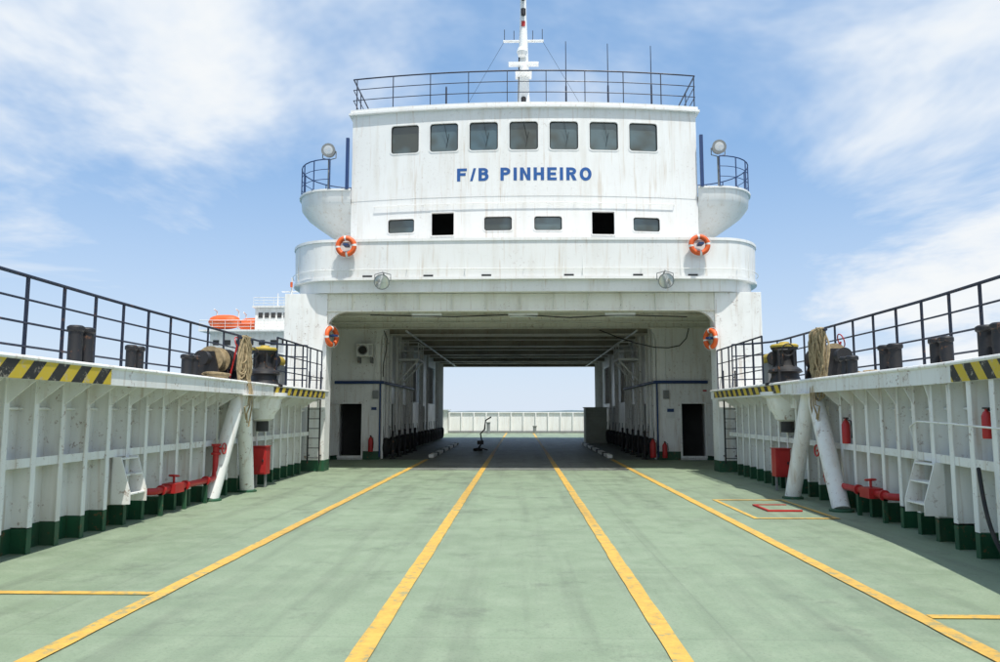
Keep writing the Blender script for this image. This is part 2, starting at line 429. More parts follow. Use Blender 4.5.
def hydrant(s,y):
    x=WX(s,y)-.36*s
    mb=MB()
    mb.pipe([(x+.15*s,y-1.5,.42),(x,y-1.4,.42),(x,y+.9,.42),(x,y+1.0,.46),(x,y+1.03,.55),(x,y+1.03,.95)],.055,RED,12)
    for k in(-1.2,-.3,.6): 
        mb.box(x-.03,x+.03,y+k-.03,y+k+.03,0,.38,GREEN)
        mb.revolve((x,y+k-.03,.42),[(.085,0),(.085,.06)],RED,(0,1,0),16)
    mb.box(x-.12,x+.12,y-.95,y-.6,.34,.50,RED)
    mb.cyl((x,y-.75,.5),(x,y-.75,.62),.02,RED)
    mb.torus((x-.0*s,y-.75,.62),.08,.014,RED,(0,.2,1),20,6)
    mb.revolve((x,y+1.03,.88),[(.09,0),(.09,.04),(.06,.05),(.06,.16),(.09,.17),(.09,.21)],RED,seg=16)
    mb.torus((x-.16*s,y+1.03,1.0),.10,.015,RED,(1,0,0),20,6)
    mb.cyl((x,y+1.03,1.0),(x-.16*s,y+1.03,1.0),.02,RED)
    mb.build('fire_hydrant_pipework')
hydrant(-1,13.9); hydrant(1,13.4)
def extinguisher(x,y,z,s=1.):
    mb=MB()
    mb.revolve((x,y,z),[(.085*s,0),(.09*s,.02),(.09*s,.42*s),(.06*s,.49*s),(.03*s,.52*s),(.03*s,.55*s)],RED,seg=18)
    mb.box(x-.025,x+.025,y-.07,y+.04,z+.55*s,z+.58*s,BLACK)
    mb.pipe([(x,y-.03,z+.54*s),(x+.09*s,y-.05,z+.5*s),(x+.11*s,y-.05,z+.3*s),(x+.1*s,y-.05,z+.12*s)],.012,BLACK,6)
    mb.build('fire_extinguisher')
extinguisher(5.82,13.9,1.15,.8); extinguisher(5.38,9.0,1.40,.62); extinguisher(-5.4,27.7,.3,1.0); extinguisher(4.75,27.7,.1,1.2)
extinguisher(5.15,27.6,.1,1.)
def cabinet(x,y,z,w,d,h,mat,name):
    mb=MB(); mb.box(x-w/2,x+w/2,y-d/2,y+d/2,z,z+h,mat)
    mb.box(x-w/2+.03,x+w/2-.03,y-d/2-.012,y-d/2-.001,z+.03,z+h-.03,mat)
    mb.box(x-w/2-.02,x+w/2+.02,y-d/2-.03,y+d/2+.02,z+h+.001,z+h+.02,mat)
    mb.box(x+w/2-.08,x+w/2-.05,y-d/2-.035,y-d/2-.013,z+h*.45,z+h*.55,BLACK)
    for k in(-1,1):
        mb.box(x+k*(w/2-.05)-.02,x+k*(w/2-.05)+.02,y-.04,y+.04,0,z,GREY)
    mb.build(name,bevel=.008)
cabinet(-5.95,17.6,.30,.32,.3,.62,RED,'fire_hose_cabinet'); cabinet(5.75,17.2,.30,.32,.3,.6,RED,'fire_hose_cabinet')
# access steps welded between the frames (white)
def steps(s,y):
    x=WX(s,y)-.22*s; mb=MB()
    for k,(d,z) in enumerate(((.30,.50),(.22,.78),(.14,1.02))):
        a,b=sorted((x+.02*s,x-d*s*.8)); mb.box(a,b,y-.24,y+.24,z-.02,z,WHITE)
    for k in(-.25,.25):
        mb.prism([(x+.02*s,.35),(x-.26*s,.35),(x-.26*s,.52),(x-.10*s,1.04),(x+.02*s,1.04)],lambda a,b,c:(a,c,b),y+k-.01,y+k+.01,WHITE)
    mb.build('access_steps')
steps(-1,11.6); steps(1,10.6)
mb=MB()
pts=[]
for i in range(30):
    t=i/29; pts.append((WX(1,8.6)-.3-.25*math.sin(t*3),8.9-1.6*t,1.05-1.0*math.sin(min(1,t*1.3)*math.pi/2)+.02))
mb.pipe(pts,.022,RUB,8); mb.build('rubber_hose')
mb=MB()
mb.pipe([(5.0,7.4,1.5),(5.28,9.5,1.56),(5.45,10.7,1.58),(5.6,11.2,1.5),(5.65,11.2,1.3)],.012,WHITE,8); mb.build('conduit_pipe')

# ------------------------------------------------------------------ superstructure
SS=empty('ferry_superstructure')
CX=.13; RZ=11.40
def wallgrid(mb,ss,zs,mp,openings,mat,depth=.14,gm=GLASS):
    S=sorted(set(round(v,4) for v in ss+[o[0] for o in openings]+[o[1] for o in openings]))
    Z=sorted(set(round(v,4) for v in zs+[o[2] for o in openings]+[o[3] for o in openings]))
    for a,b in zip(S,S[1:]):
        for c,d in zip(Z,Z[1:]):
            ms,mz=(a+b)/2,(c+d)/2
            if any(o[0]<ms<o[1] and o[2]<mz<o[3] for o in openings): continue
            mb.quad([mp(a,c,0),mp(b,c,0),mp(b,d,0),mp(a,d,0)],mat)
    for o in openings:
        a,b,c,d,kind=o
        for p,q in(((a,c),(b,c)),((b,c),(b,d)),((b,d),(a,d)),((a,d),(a,c))):
            mb.quad([mp(p[0],p[1],0),mp(q[0],q[1],0),mp(q[0],q[1],depth),mp(p[0],p[1],depth)],mat)
        if kind!='open':
            mb.quad([mp(a,c,depth*.5),mp(b,c,depth*.5),mp(b,d,depth*.5),mp(a,d,depth*.5)],gm)
def rrect(a,b,c,d,r,n=5):
    out=[]
    for cx,cy,a0 in((b-r,d-r,0),(a+r,d-r,90),(a+r,c+r,180),(b-r,c+r,270)):
        for i in range(n+1):
            t=math.radians(a0+90*i/n); out.append((cx+r*math.cos(t),cy+r*math.sin(t)))
    return out
def frame(mb,o,mp,mat,w=.05,r=.1,proud=.02):
    a,b,c,d=o[:4]
    inn=rrect(a+.004,b-.004,c+.004,d-.004,r); out=rrect(a-w,b+w,c-w,d+w,r+w*.6)
    mb.grid([[mp(x,z,.06) for x,z in inn],[mp(x,z,-proud) for x,z in inn],[mp(x,z,-proud) for x,z in out],[mp(x,z,.0) for x,z in out]],mat,True)
def FY(x): return 23.55+.55*((x-CX)/5.6)**2
fm=lambda x,z,d:(x,FY(x)+d,z)
top_win=[(x-.46,x+.46,10.02,10.96,'g') for x in(-3.70,-2.42,-1.14,.14,1.42,2.70,3.98)]
low_win=[(-4.22,-3.36,7.40,7.86,'g'),(-1.12,-.24,7.40,7.86,'g'),(.46,1.34,7.40,7.86,'g'),(3.60,4.46,7.40,7.86,'g')]
low_dark=[(-2.80,-2.08,7.28,8.02,'open'),(2.28,3.00,7.28,8.02,'open')]
hw=5.60
mb=MB()
xs=[CX-hw+i*(2*hw/28) for i in range(29)]
wallgrid(mb,xs,[5.7,8.5,RZ],fm,top_win+low_win+low_dark,WHITEC)
for s in(-1,1):
    x=CX+s*hw; mb.quad([(x,FY(x),5.7),(x,36,5.7),(x,36,RZ),(x,FY(x),RZ)],WHITEC)
mb.quad([(CX-hw,36,5.7),(CX+hw,36,5.7),(CX+hw,36,RZ),(CX-hw,36,RZ)],WHITEC)
def roofline(off): 
    return [(x,FY(x)-off) for x in [CX-(hw+off)+i*(2*(hw+off)/28) for i in range(29)]]+[(CX+hw+off,36+off),(CX-hw-off,36+off)]
mb.prism(roofline(.12),lambda a,b,c:(a,b,c),RZ,RZ+.07,WHITEC)
mb.prism(roofline(.07),lambda a,b,c:(a,b,c),RZ+.07,RZ+.18,WHITEC)
mb.box(CX-hw+.1,CX+hw-.1,25.6,25.65,5.75,RZ-.05,DARK); mb.box(CX-hw+.02,CX+hw-.02,24.35,25.6,8.58,8.62,DARK)
mb.build('deckhouse_walls',SS)
RT=RZ+.18
mb=MB()
for o in top_win: frame(mb,o,fm,WHITEC,.035,.10,.012)
for o in low_win: frame(mb,o,fm,WHITEC,.03,.08,.012)
for o in low_dark: frame(mb,o,fm,WHITEC,.03,.03)
mb.build('window_frames',SS)
mb=MB()
for o in top_win+low_win:
    a,b,c,d=o[:4]; inn=rrect(a+.03,b-.03,c+.03,d-.03,.08); out=rrect(a,b,c,d,.1)
    mb.grid([[fm(x,z,.055) for x,z in inn],[fm(x,z,.055) for x,z in out]],RUB,True)
for o in top_win[1:6]:
    a,b,c,d=o[:4]; m=(a+b)/2
    mb.pipe([fm(m,d-.02,-.03),fm(m+.12,c+.35,.02)],.007,BLACK,5); mb.pipe([fm(m+.07,c+.15,.03),fm(m+.16,c+.6,.03)],.007,BLACK,5)
mb.build('window_gaskets',SS)
mb=MB()
for z in(8.52,):
    rows=[[(x,FY(x)-.012,z) for x in xs],[(x,FY(x)-.012,z+.03) for x in xs]]
    mb.grid(rows,WHITEC)
for x in (-4.6,4.9):
    mb.box(x-.005,x+.005,FY(x)-.004,FY(x)+.01,8.56,RZ-.02,WHITEC)
mb.pipe([(x,FY(x)-.07,8.28) for x in xs[2:-2]],.012,WHITEC,6)
for x in xs[2:-2:2]: mb.pipe([(x,FY(x)-.07,8.28),(x,FY(x),8.28)],.01,WHITEC,5)
mb.build('weld_seams_and_grabrail',SS)

# balcony bulwark
def outline(off,yb=31.0):
    H=7.2+off; k=.12; pts=[(k-H,yb),(k-H,27),(k-H,24.0)]
    for i in range(1,9):
        t=math.radians(180+90*i/9); pts.append((k-5.7+(1.5+off)*math.cos(t),24.0+(1.95+off)*math.sin(t)))
    for i in range(0,21):
        x=-5.7+11.4*i/20; pts.append((k+x,21.9+.15*(x/5.6)**2-off))
    for i in range(1,10):
        t=math.radians(270+90*i/9); pts.append((k+5.7+(1.5+off)*math.cos(t),24.0+(1.95+off)*math.sin(t)))
    pts+=[(k+H,27),(k+H,yb)]
    return pts
mb=MB()
prof=[(5.22,-.14),(5.56,-.12),(5.56,.05),(5.64,.05),(5.64,.0),(6.70,.03),(6.70,.06),(6.78,.06),(6.78,-.06),(5.74,-.06)]
mb.grid([[(x,y,z) for x,y in outline(o)] for z,o in prof],WHITEC)
mb.prism(outline(-.15),lambda a,b,c:(a,b,c),5.23,5.73,WHITEC)
mb.build('promenade_bulwark',SS)
mb=MB()
for x in(-4.6,-2.8,-1.1,1.3,3.3,4.9): 
    y=21.9+.15*((x)/5.6)**2-.005; mb.box(x+CX-.14,x+CX+.14,y-.02,y+.02,5.645,5.70,DARK)
pp=[(x,y,5.86) for x,y in outline(.09)[3:-3]]
mb.pipe(pp,.012,WHITEC,6)
for p in pp[::3]: mb.pipe([p,(p[0],p[1]+.08,p[2])],.01,WHITEC,5)
ol=outline(.02)
for i in (6,12,18,24,29,35):
    x,y=ol[i]; mb.box(x-.006,x+.006,y-.004,y+.03,5.66,6.69,WHITEC)
mb.build('bulwark_seams',SS)

# lower part
mb=MB()
for s in(-1,1):
    xo=-7.0 if s<0 else 7.08
    xb=5.72*s
    a,b=sorted((xo,xb))
    mb.box(a,b,22.35,22.95,.32,5.22,WHITE)
    mb.box(a-.005,b+.005,22.345,22.955,0,.32,GREEN)
    hp=[(0,.02)]+[(.55-.55*math.cos(math.radians(11.25*i)),-.55+.53*math.sin(math.radians(11.25*i))) for i in range(9)]
    mb.prism([(xb-s*p[0],4.70+p[1]) for p in hp],lambda a,b,c:(a,c,b),22.42,22.60,WHITE)
    a,b=sorted((xo,xo-.06*s))
    mb.box(a,b,22.95,36.2,0,5.22,WHITE); mb.box(a,b,38.9,42.3,0,5.22,WHITE); mb.box(a,b,46,51,0,5.22,WHITE)
    for y0,y1 in((36.2,38.9),(42.3,46)): mb.box(a,b,y0,y1,0,2.2,WHITE); mb.box(a,b,y0,y1,4.3,5.22,WHITE)  # outer wall around the openings added so sky light reaches the tunnel
    for y in(24,25,26,27):
        a,b=sorted((xo-.06*s,xo-.2*s)); mb.box(a,b,y-.01,y+.01,0,5.2,WHITE)
mb.box(-5.72,5.72,22.40,22.46,4.72,5.22,CREAM)
mb.box(-5.72,5.72,22.33,22.60,4.68,4.718,CREAM)
for x in [-5+i*1.0 for i in range(11)]: mb.box(x-.008,x+.008,22.33,22.399,4.72,5.21,CREAM)
mb.build('portal_frame',SS,bevel=.012)
mb=MB()
for y in(24.3,26.1,27.95): 
    mb.box(-6.9,7.0,y-.02,y+.02,4.80,5.22,CREAM); mb.box(-6.9,7.0,y-.09,y+.09,4.77,4.799,CREAM)
for x in [-5.2+i*.8 for i in range(14)]:
    mb.box(x-.01,x+.01,22.62,27.9,5.05,5.225,CREAM)
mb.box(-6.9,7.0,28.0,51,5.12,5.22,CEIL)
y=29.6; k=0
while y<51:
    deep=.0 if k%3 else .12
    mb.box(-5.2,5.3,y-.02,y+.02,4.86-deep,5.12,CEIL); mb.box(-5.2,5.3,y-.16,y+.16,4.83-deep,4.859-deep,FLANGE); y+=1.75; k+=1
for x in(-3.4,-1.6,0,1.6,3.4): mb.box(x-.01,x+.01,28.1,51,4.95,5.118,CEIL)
mb.build('ceiling_beams',SS)
mb=MB()
for s in(-1,1):
    o=-6.94 if s<0 else 7.02; i=-5.15 if s<0 else 5.0
    a,b=sorted((o,i))
    dr=(-6.62,-5.80,.14,2.02) if s<0 else (5.85,6.68,.14,2.02)
    fmp=lambda x,z,d:(x,28.0+d,z)
    wallgrid(mb,[a,b],[0,.3,5.12],fmp,[(dr[0],dr[1],dr[2],dr[3],'open')],WHITE,.1)
    smp=lambda y,z,d,i=i,s=s:(i+d*s,y,z)
    ops=[(30.6,31.5,.15,2.05,'open'),(33.5,34.4,.15,2.05,'open'),(36.2,38.9,2.2,4.3,'open'),(40.4,41.3,.15,2.05,'open'),(42.3,46,2.2,4.3,'open')]  # doors, plus two wide high openings added to brighten the tunnel
    wallgrid(mb,[28,51],[0,.3,5.12],smp,ops,WHITE,.1)
    mb.box(a+.01,b-.01,50.95,51,0,5.12,WHITE)
    x0,x1,z0,z1=dr
    for q in((x0-.06,x0,z0,z1+.06),(x1,x1+.06,z0,z1+.06),(x0,x1,z1,z1+.06),(x0-.06,x1+.06,z0-.08,z0)): mb.box(q[0],q[1],27.93,27.995,q[2],q[3],WHITE)
    mb.box(a,x0-.06,27.985,27.999,0,.3,GREEN); mb.box(x1+.06,b,27.985,27.999,0,.3,GREEN)
    a2,b2=sorted((i,i-.012*s)); mb.box(a2,b2,28,51,0,.3,GREEN)
    y=28.6
    while y<51:
        if not any(o2[0]-.1<y<o2[1]+.1 for o2 in ops):
            a3,b3=sorted((i,i-.09*s)); mb.box(a3,b3,y-.012,y+.012,.31,5.1,WHITE)
        y+=.75
    hp=[(0,.02)]+[(.9-.9*math.cos(math.radians(11.25*k)),-.9+.9*math.sin(math.radians(11.25*k))) for k in range(9)]
    mb.prism([(i-s*p[0],5.1+p[1]) for p in hp],lambda a,b,c:(a,c,b),28.0,28.16,WHITE)
    for yy in(29.6,35.4): mb.box(a+.05,b-.05,yy,yy+.05,0,5.1,DARK)
    mb.box(a+.1,b-.02,35.5,50.9,2.15,2.19,WHITE)
mb.build('casing_walls',SS)
mb=MB()
for s,x in((-1,-6.64),(1,6.70)):
    R=Matrix.Rotation(math.radians(-112 if s<0 else -68),3,'Z')
    mb.box(0,.8,-.02,.02,.16,2.0,WHITE,R,(x,27.97,0))
mb.build('steel_doors',SS,bevel=.01)
mb=MB()
for s in(-1,1):
    i=-5.15 if s<0 else 5.0
    mb.pipe([(6.8*s,27.9,2.80),(i,27.88,2.80),(i-.1*s,27.95,2.80),(i-.12*s,28.3,2.80),(i-.12*s,36,2.80)],.055,DBLUE,10)
    mb.pipe([(i-.02*s,27.95,.1),(i-.02*s,27.95,2.8)],.03,DBLUE,8)
    mb.pipe([(i-.06*s,28.2,.02),(i-.06*s,28.2,5.0)],.05,WHITE,8)
    mb.box(5.3*s-.1,5.3*s+.1,27.9,27.99,2.2,2.5,GREY); mb.pipe([(5.3*s,27.97,2.5),(5.3*s,27.97,4.7)],.02,WHITE,6)
mb.build('handrail_pipe',SS)

# bridge wings
WZ=8.92
for s in(-1,1):
    e=empty('bridge_wing')
    xr=CX+s*hw; L=2.0
    def D(sc,zz,s=s,xr=xr,L=L):
        pts=[(xr,25.6-1.6*sc,zz)]
        for i in range(17):
            t=math.radians(-90+180*i/16)
            pts.append((xr+s*((L-1.3)+1.3*math.cos(t))*sc,25.6+1.6*sc*math.sin(t),zz))
        pts.append((xr,25.6+1.6*sc,zz)); return pts
    mb=MB(); rows=[D(.42,7.62),D(.50,7.68),D(.72,7.98),D(.88,8.22),D(.96,8.42),D(.985,8.5),D(1.0,WZ-.06),D(1.03,WZ-.06),D(1.03,WZ),D(.97,WZ),D(.97,8.6)]
    n,C=mb.grid(rows,WHITEC)
    mb.face([n+j for j in range(C)],WHITEC); mb.face([n+10*C+j for j in range(C)],WHITEC)
    mb.build('wing_platform',e)
    railing('wing_railing',[Vector((p[0],p[1],WZ)) for p in D(1.0,WZ)[1:-1]],1.0,3,.6,DBLUE,.02,e)
    mb=MB(); mb.box(xr+s*.12-.05,xr+s*.12+.05,23.9,24.0,8.9,10.6,DBLUE); mb.build('wing_post',e)
    x=-6.25 if s<0 else 6.45
    mb=MB(); mb.cyl((x,24.2,WZ),(x,24.2,9.95),.04,GREY)
    mb.pipe([(x-.22,24.2,10.25),(x-.22,24.2,10.02),(x,24.2,9.96),(x+.22,24.2,10.02),(x+.22,24.2,10.25)],.018,GREY,6)
    mb.revolve((x,24.32,10.25),[(.06,-.02),(.15,.0),(.2,.1),(.22,.28),(.23,.30)],GREY,(0,-1,-.05),20)
    mb.revolve((x,24.03,10.24),[(.20,0),(.1,.02)],LENS,(0,-1,-.05),20)
    mb.build('searchlight')

pts=[(CX-hw-.0,34,RT),(CX-hw-.0,30,RT)]+[(x,FY(x)+.02,RT) for x in xs]+[(CX+hw,30,RT),(CX+hw,34,RT)]
railing('roof_railing',pts,1.08,3,1.25,NAVY,.024)

# mast
e=empty('radar_mast')
mb=MB(); X=.16;Y=27.
mb.revolve((X,Y,RT),[(.28,0),(.24,1.0),(.19,3.0),(.12,4.8),(.09,7.4),(.03,7.6)],WHITEC,seg=18)
mb.build('mast_pole',e)
mb=MB()
mb.box(X-.75,X+.75,Y-.05,Y+.05,15.35,15.42,WHITEC)
for k in(-.7,-.35,.35,.7): mb.cyl((X+k,Y,15.42),(X+k,Y,15.75+.15*abs(k)),.012,BLACK)
mb.box(X-.3,X+.3,Y-.6,Y+.1,13.95,14.0,WHITEC)
mb.cyl((X,Y-.35,14.0),(X,Y-.35,14.25),.14,WHITEC); mb.box(X-.55,X+.55,Y-.42,Y-.28,14.26,14.4,WHITEC)
mb.build('radar_scanner',e,bevel=.01)
mb=MB()
mb.revolve((X-.05,Y-.3,14.62),[(.02,0),(.15,.05),(.2,.2),(.15,.35),(.02,.4)],WHITEC,seg=16)
mb.revolve((X,Y-.22,16.3),[(.09,0),(.09,.22),(.05,.25)],BLACK); mb.revolve((X,Y-.22,12.9),[(.09,0),(.09,.22),(.05,.25)],BLACK)
mb.revolve((X,Y-.22,16.9),[(.09,0),(.09,.22),(.05,.25)],BLACK)
mb.box(X-.07,X+.07,Y-.16,Y-.14,15.9,16.1,RED)
mb.pipe([(X-.2,Y-.12,12),(X-.16,Y-.12,15)],.02,BLACK,6)
mb.build('navigation_lights',e)
mb=MB()
for a in((-.7,15.4,-3,RT),(.7,15.4,3,RT)): mb.pipe([(X+a[0],Y,a[1]),(X+a[2],Y+.5,a[3])],.006,BLACK,4)
mb.build('stay_wires',e)
for x,t in((1.60,14.4),(3.03,14.3),(4.5,14.2),(-2.5,12.75)):
    mb=MB(); mb.revolve((x,25.1,RT),[(.035,0),(.03,1.2),(.018,1.25),(.012,t-RT)],NAVY,seg=8); mb.build('whip_antenna')

# ship name: stencilled block capitals, drawn as stroke polygons
def stroke_text():
    T=.10; H=.42; W=.30
    G={}
    G['F']=(W,[('r',0,T,0,H),('r',T,W,H-T*.9,H),('r',T,W*.88,H*.43,H*.43+T*.9)])
    G['/']=(W*.55,[('p',[(0,0),(T*.8,0),(W*.62,H),(W*.62-T*.8,H)])])
    G['I']=(T,[('r',0,T,0,H)])
    G['N']=(W*1.05,[('r',0,T,0,H),('r',W*1.05-T,W*1.05,0,H),('p',[(T,H),(T,H-.17),(W*1.05-T,0),(W*1.05-T,.17)])])
    G['H']=(W*1.05,[('r',0,T,0,H),('r',W*1.05-T,W*1.05,0,H),('r',T,W*1.05-T,H/2-T*.45,H/2+T*.45)])
    G['E']=(W*.95,[('r',0,T,0,H),('r',T,W*.95,0,T*.9),('r',T,W*.95,H-T*.9,H),('r',T,W*.88,H/2-T*.45,H/2+T*.45)])
    def arc(x0,y0,y1,w,t,full=False):
        cy=(y0+y1)/2; ro=(y1-y0)/2; n=10; o=[];i=[]
        for k in range(n+1):
            a=math.radians(90-180*k/n)
            o.append((x0+(w)*math.cos(a),cy+ro*math.sin(a))); i.append((x0+(w-t)*math.cos(a),cy+(ro-t*.9)*math.sin(a)))
        return ('a',o,i)
    pw=W*.55
    G['P']=(W,[('r',0,T,0,H),('r',T,W*.5,H-T*.9,H),('r',T,W*.5,H*.42,H*.42+T*.9),arc(W*.5,H*.42,H,W*.5,T)])
    G['R']=(W*1.03,[('r',0,T,0,H),('r',T,W*.5,H-T*.9,H),('r',T,W*.5,H*.42,H*.42+T*.9),arc(W*.5,H*.42,H,W*.5,T),('p',[(W*.42,H*.42),(W*.42+T*1.1,H*.42),(W*1.05,0),(W*1.05-T*1.15,0)])])
    G['B']=(W*1.03,[('r',0,T,0,H),('r',T,W*.52,H-T*.85,H),('r',T,W*.52,H*.46,H*.46+T*.85),('r',T,W*.52,0,T*.85),arc(W*.52,H*.46,H,W*.45,T),arc(W*.52,0,H*.46+T*.85,W*.5,T)])
    o=[];i=[]
    for k in range(25):
        a=2*math.pi*k/24; o.append((W*.6+W*.6*math.cos(a),H/2+(H/2+.008)*math.sin(a))); i.append((W*.6+(W*.6-T)*math.cos(a),H/2+(H/2-T*.9)*math.sin(a)))
    G['O']=(W*1.2,[('a',o,i)])
    return G
G=stroke_text(); txt='F/B PINHEIRO'; gap=.095
width=sum(.26 if ch==' ' else G[ch][0]+gap for ch in txt)-gap
k=4.28/width; cur=.15-4.28/2
mb=MB()
for ch in txt:
    if ch==' ': cur+=.26*k; continue
    w_,parts=G[ch]
    for pi,pt in enumerate(parts):
        dd=-.006-.0004*pi
        P=lambda x,z: (cur+x*k,FY(cur+x*k)+dd,9.02+z)
        if pt[0]=='r': mb.quad([P(pt[1],pt[3]),P(pt[2],pt[3]),P(pt[2],pt[4]),P(pt[1],pt[4])],BLUE)
        elif pt[0]=='p': mb.quad([P(*q) for q in pt[1]],BLUE)
        else: mb.grid([[P(*q) for q in pt[1]],[P(*q) for q in pt[2]]],BLUE)
    cur+=(w_+gap)*k
mb.build('ship_name_lettering')

def lifering(c,axis):
    mb=MB(); mb.torus(c,.24,.075,ORANGE,axis,28,12,mat2=SIGN)
    q=Vector(axis).normalized().to_track_quat('Z','Y')
    pts=[Vector(c)+q@Vector(((.325+.03*abs(math.sin(2*a)))*math.cos(a),(.325+.03*abs(math.sin(2*a)))*math.sin(a),0)) for a in[i*math.pi/12 for i in range(24)]]
    mb.pipe(pts,.008,SIGN,5,closed=True)
    mb.box(-.07,.07,-.03,.03,-.16,.16,DBLUE,q.to_matrix(),Vector(c)+Vector((.02,-.02,.02)))
    mb.build('life_ring')
lifering((-5.08,21.82,6.54),(0,-1,0)); lifering((5.20,21.82,6.52),(0,-1,0))
lifering((-5.60,22.45,3.95),(1,-.45,0)); lifering((5.60,22.45,3.85),(-1,-.45,0))
for x in(-3.95,4.15):
    mb=MB()
    mb.pipe([(x,21.95,5.66),(x,21.6,5.74),(x,21.58,5.70)],.02,GREY,6)
    mb.pipe([(x-.23,21.62,5.47),(x-.23,21.62,5.66),(x,21.6,5.72),(x+.23,21.62,5.66),(x+.23,21.62,5.47)],.015,GREY,6)
    mb.revolve((x,21.72,5.50),[(.08,-.02),(.14,.0),(.19,.1),(.22,.24),(.225,.26)],GREY,(0,-1,-.35),20)
    mb.revolve((x,21.475,5.415),[(.205,0),(.1,.015)],LENS,(0,-1,-.35),20)
    mb.build('floodlight')

def ladder(x,y,z0,z1,w=.34):
    mb=MB()
    for k in(-1,1): mb.box(x+k*w/2-.02,x+k*w/2+.02,y-.015,y+.015,z0,z1,BLACK)
    z=z0+.15
    while z<z1: mb.cyl((x-w/2,y,z),(x+w/2,y,z),.012,BLACK,seg=6); z+=.28
    for z in(z0+.2,z1-.2):
        for k in(-1,1): mb.box(x+k*w/2-.015,x+k*w/2+.015,y,22.35,z,z+.03,BLACK)
    mb.build('steel_ladder')
ladder(-5.98,22.15,.25,2.9); ladder(6.02,22.15,.25,2.9)

mb=MB(); mb.box(-5.95,-5.35,27.55,27.98,3.72,4.2,WHITE); mb.torus((-5.72,27.54,3.96),.17,.012,GREY,(0,1,0),24,6)
for k in(.05,.09,.13): mb.torus((-5.72,27.54,3.96),k,.006,GREY,(0,1,0),18,5)
mb.cyl((-5.72,27.549,3.96),(-5.72,27.53,3.96),.15,DARK,seg=20)
for k in range(6): mb.box(-5.50,-5.38,27.535,27.549,3.78+k*.065,3.81+k*.065,GREY)
mb.box(-5.9,-5.85,27.55,28,3.5,3.72,GREY); mb.box(-5.45,-5.4,27.55,28,3.5,3.72,GREY)
mb.pipe([(-5.4,27.9,3.75),(-5.3,27.92,3.5),(-5.3,27.92,3.0)],.02,WHITE,6)
mb.build('air_conditioner_unit',bevel=.012)
for s in(-1,1):
    i=-5.15 if s<0 else 5.0
    mb=MB(); a,b=sorted((i-.1*s,i-.95*s))
    mb.box(a,b,31.6,33.2,3.85,3.93,WHITEC)
    for y in(31.7,33.1): mb.pipe([(i-.9*s,y,3.86),(i-.1*s,y,3.0)],.045,WHITEC,8)
    for z in(4.25,4.6): mb.pipe([(i-.1*s,31.62,z),(i-.92*s,31.62,z),(i-.92*s,33.18,z),(i-.1*s,33.18,z)],.02,WHITEC,6)
    for y in(31.62,32.4,33.18): mb.cyl((i-.92*s,y,3.93),(i-.92*s,y,4.6),.02,WHITEC)
    mb.build('maintenance_platform')
for s in(-1,1):
    i=-5.15 if s<0 else 5.0; y=28.5
    while y<49:
        mb=MB(); c=(i-.16*s,y,.42)
        mb.torus(c,.24,.12,RUB,(1,0,.05*random.uniform(-1,1)),22,10)
        mb.pipe([(i-.1*s,y,.6),(i-.05*s,y,1.2)],.012,BLACK,5)
        mb.build('tyre_fender'); y+=1.15+random.uniform(-.05,.3)
    for k in range(5):
        mb=MB(); xx=i-.45*s; yy=28.3+k*1.5
        mb.revolve((xx,yy,0),[(.12,0),(.12,.03),(.05,.05),(.045,.95),(.06,1.0),(.01,1.04)],BLACK,seg=12); mb.build('stanchion_post')
for s in(-1,1):
    mb=MB(); mb.box(3.36*s-.1,3.36*s+.1,29,41,.0,.13,KERB); mb.build('kerb',bevel=.02)
mb=MB(); x,y=-1.8,34.5
for a in(0,2.1,4.2): mb.pipe([(x,y,.12),(x+.35*math.cos(a),y+.35*math.sin(a),.03)],.03,BLACK,6)
mb.pipe([(x-.1,y,.08),(x+.1,y,.35),(x+.02,y,.75),(x+.2,y,.95),(x+.25,y,1.35),(x+.5,y,1.5)],.032,BLACK,8)
mb.revolve((x-.1,y,.0),[(.22,0),(.2,.1),(.05,.14)],BLACK)
mb.box(x-.12,x+.16,y-.1,y+.1,.28,.45,BLACK)
mb.build('barrier_stand')
mb=MB(); mb.box(3.65,4.85,43,44.2,0,1.95,LOUV)
for k in range(13): mb.box(3.7,4.8,42.92,42.999,.1+k*.14,.17+k*.14,LOUV)
mb.box(3.6,4.9,42.9,44.25,1.951,2.0,LOUV); mb.build('louvred_vent_housing',bevel=.01)
mb=MB()
mb.pipe([(-4.5,22.7,4.62),(-2,22.75,4.57),(0,22.7,4.62),(1.5,22.75,4.53),(3,22.7,4.6),(5,22.8,4.55)],.018,BLACK,6)
cp=[(2.9,4.7),(3.6,4.42),(4.2,4.22),(4.9,4.06),(5.4,4.04),(5.8,4.12),(6.05,4.38),(6.15,4.75)]
mb.pipe([(x,27.8,z) for x,z in cp],.018,BLACK,6)
mb.pipe([(-5.0,27.8,4.7),(-4.88,27.8,4.4),(-4.9,27.8,4.0),(-5.0,27.8,3.5),(-5.0,27.8,3.0)],.016,BLACK,6)
for x in(-4.2,4.3): mb.pipe([(x,28,4.7),(x,50,4.7)],.04,WHITE,8)
mb.build('ceiling_cables')
for x in(-2.8,0.1,3.0):
    mb=MB(); mb.box(x-.45,x+.45,22.68,22.84,4.6,4.67,WHITEC); mb.cyl((x-.42,22.76,4.57),(x+.42,22.76,4.57),.022,LENS,seg=8); mb.build('fluorescent_lamp_fixture')
for x,z,w,h in((-5.35,1.6,.25,.35),(6.9-.2,2.35,.2,.2),(5.45,1.5,.3,.4)):
    mb=MB(); mb.box(x-w/2,x+w/2,27.96,27.985,z,z+h,SIGN); mb.box(x-w/2+.03,x+w/2-.03,27.95,27.959,z+h*.55,z+h*.85,DBLUE if z<2 else RED); mb.build('notice_sign')

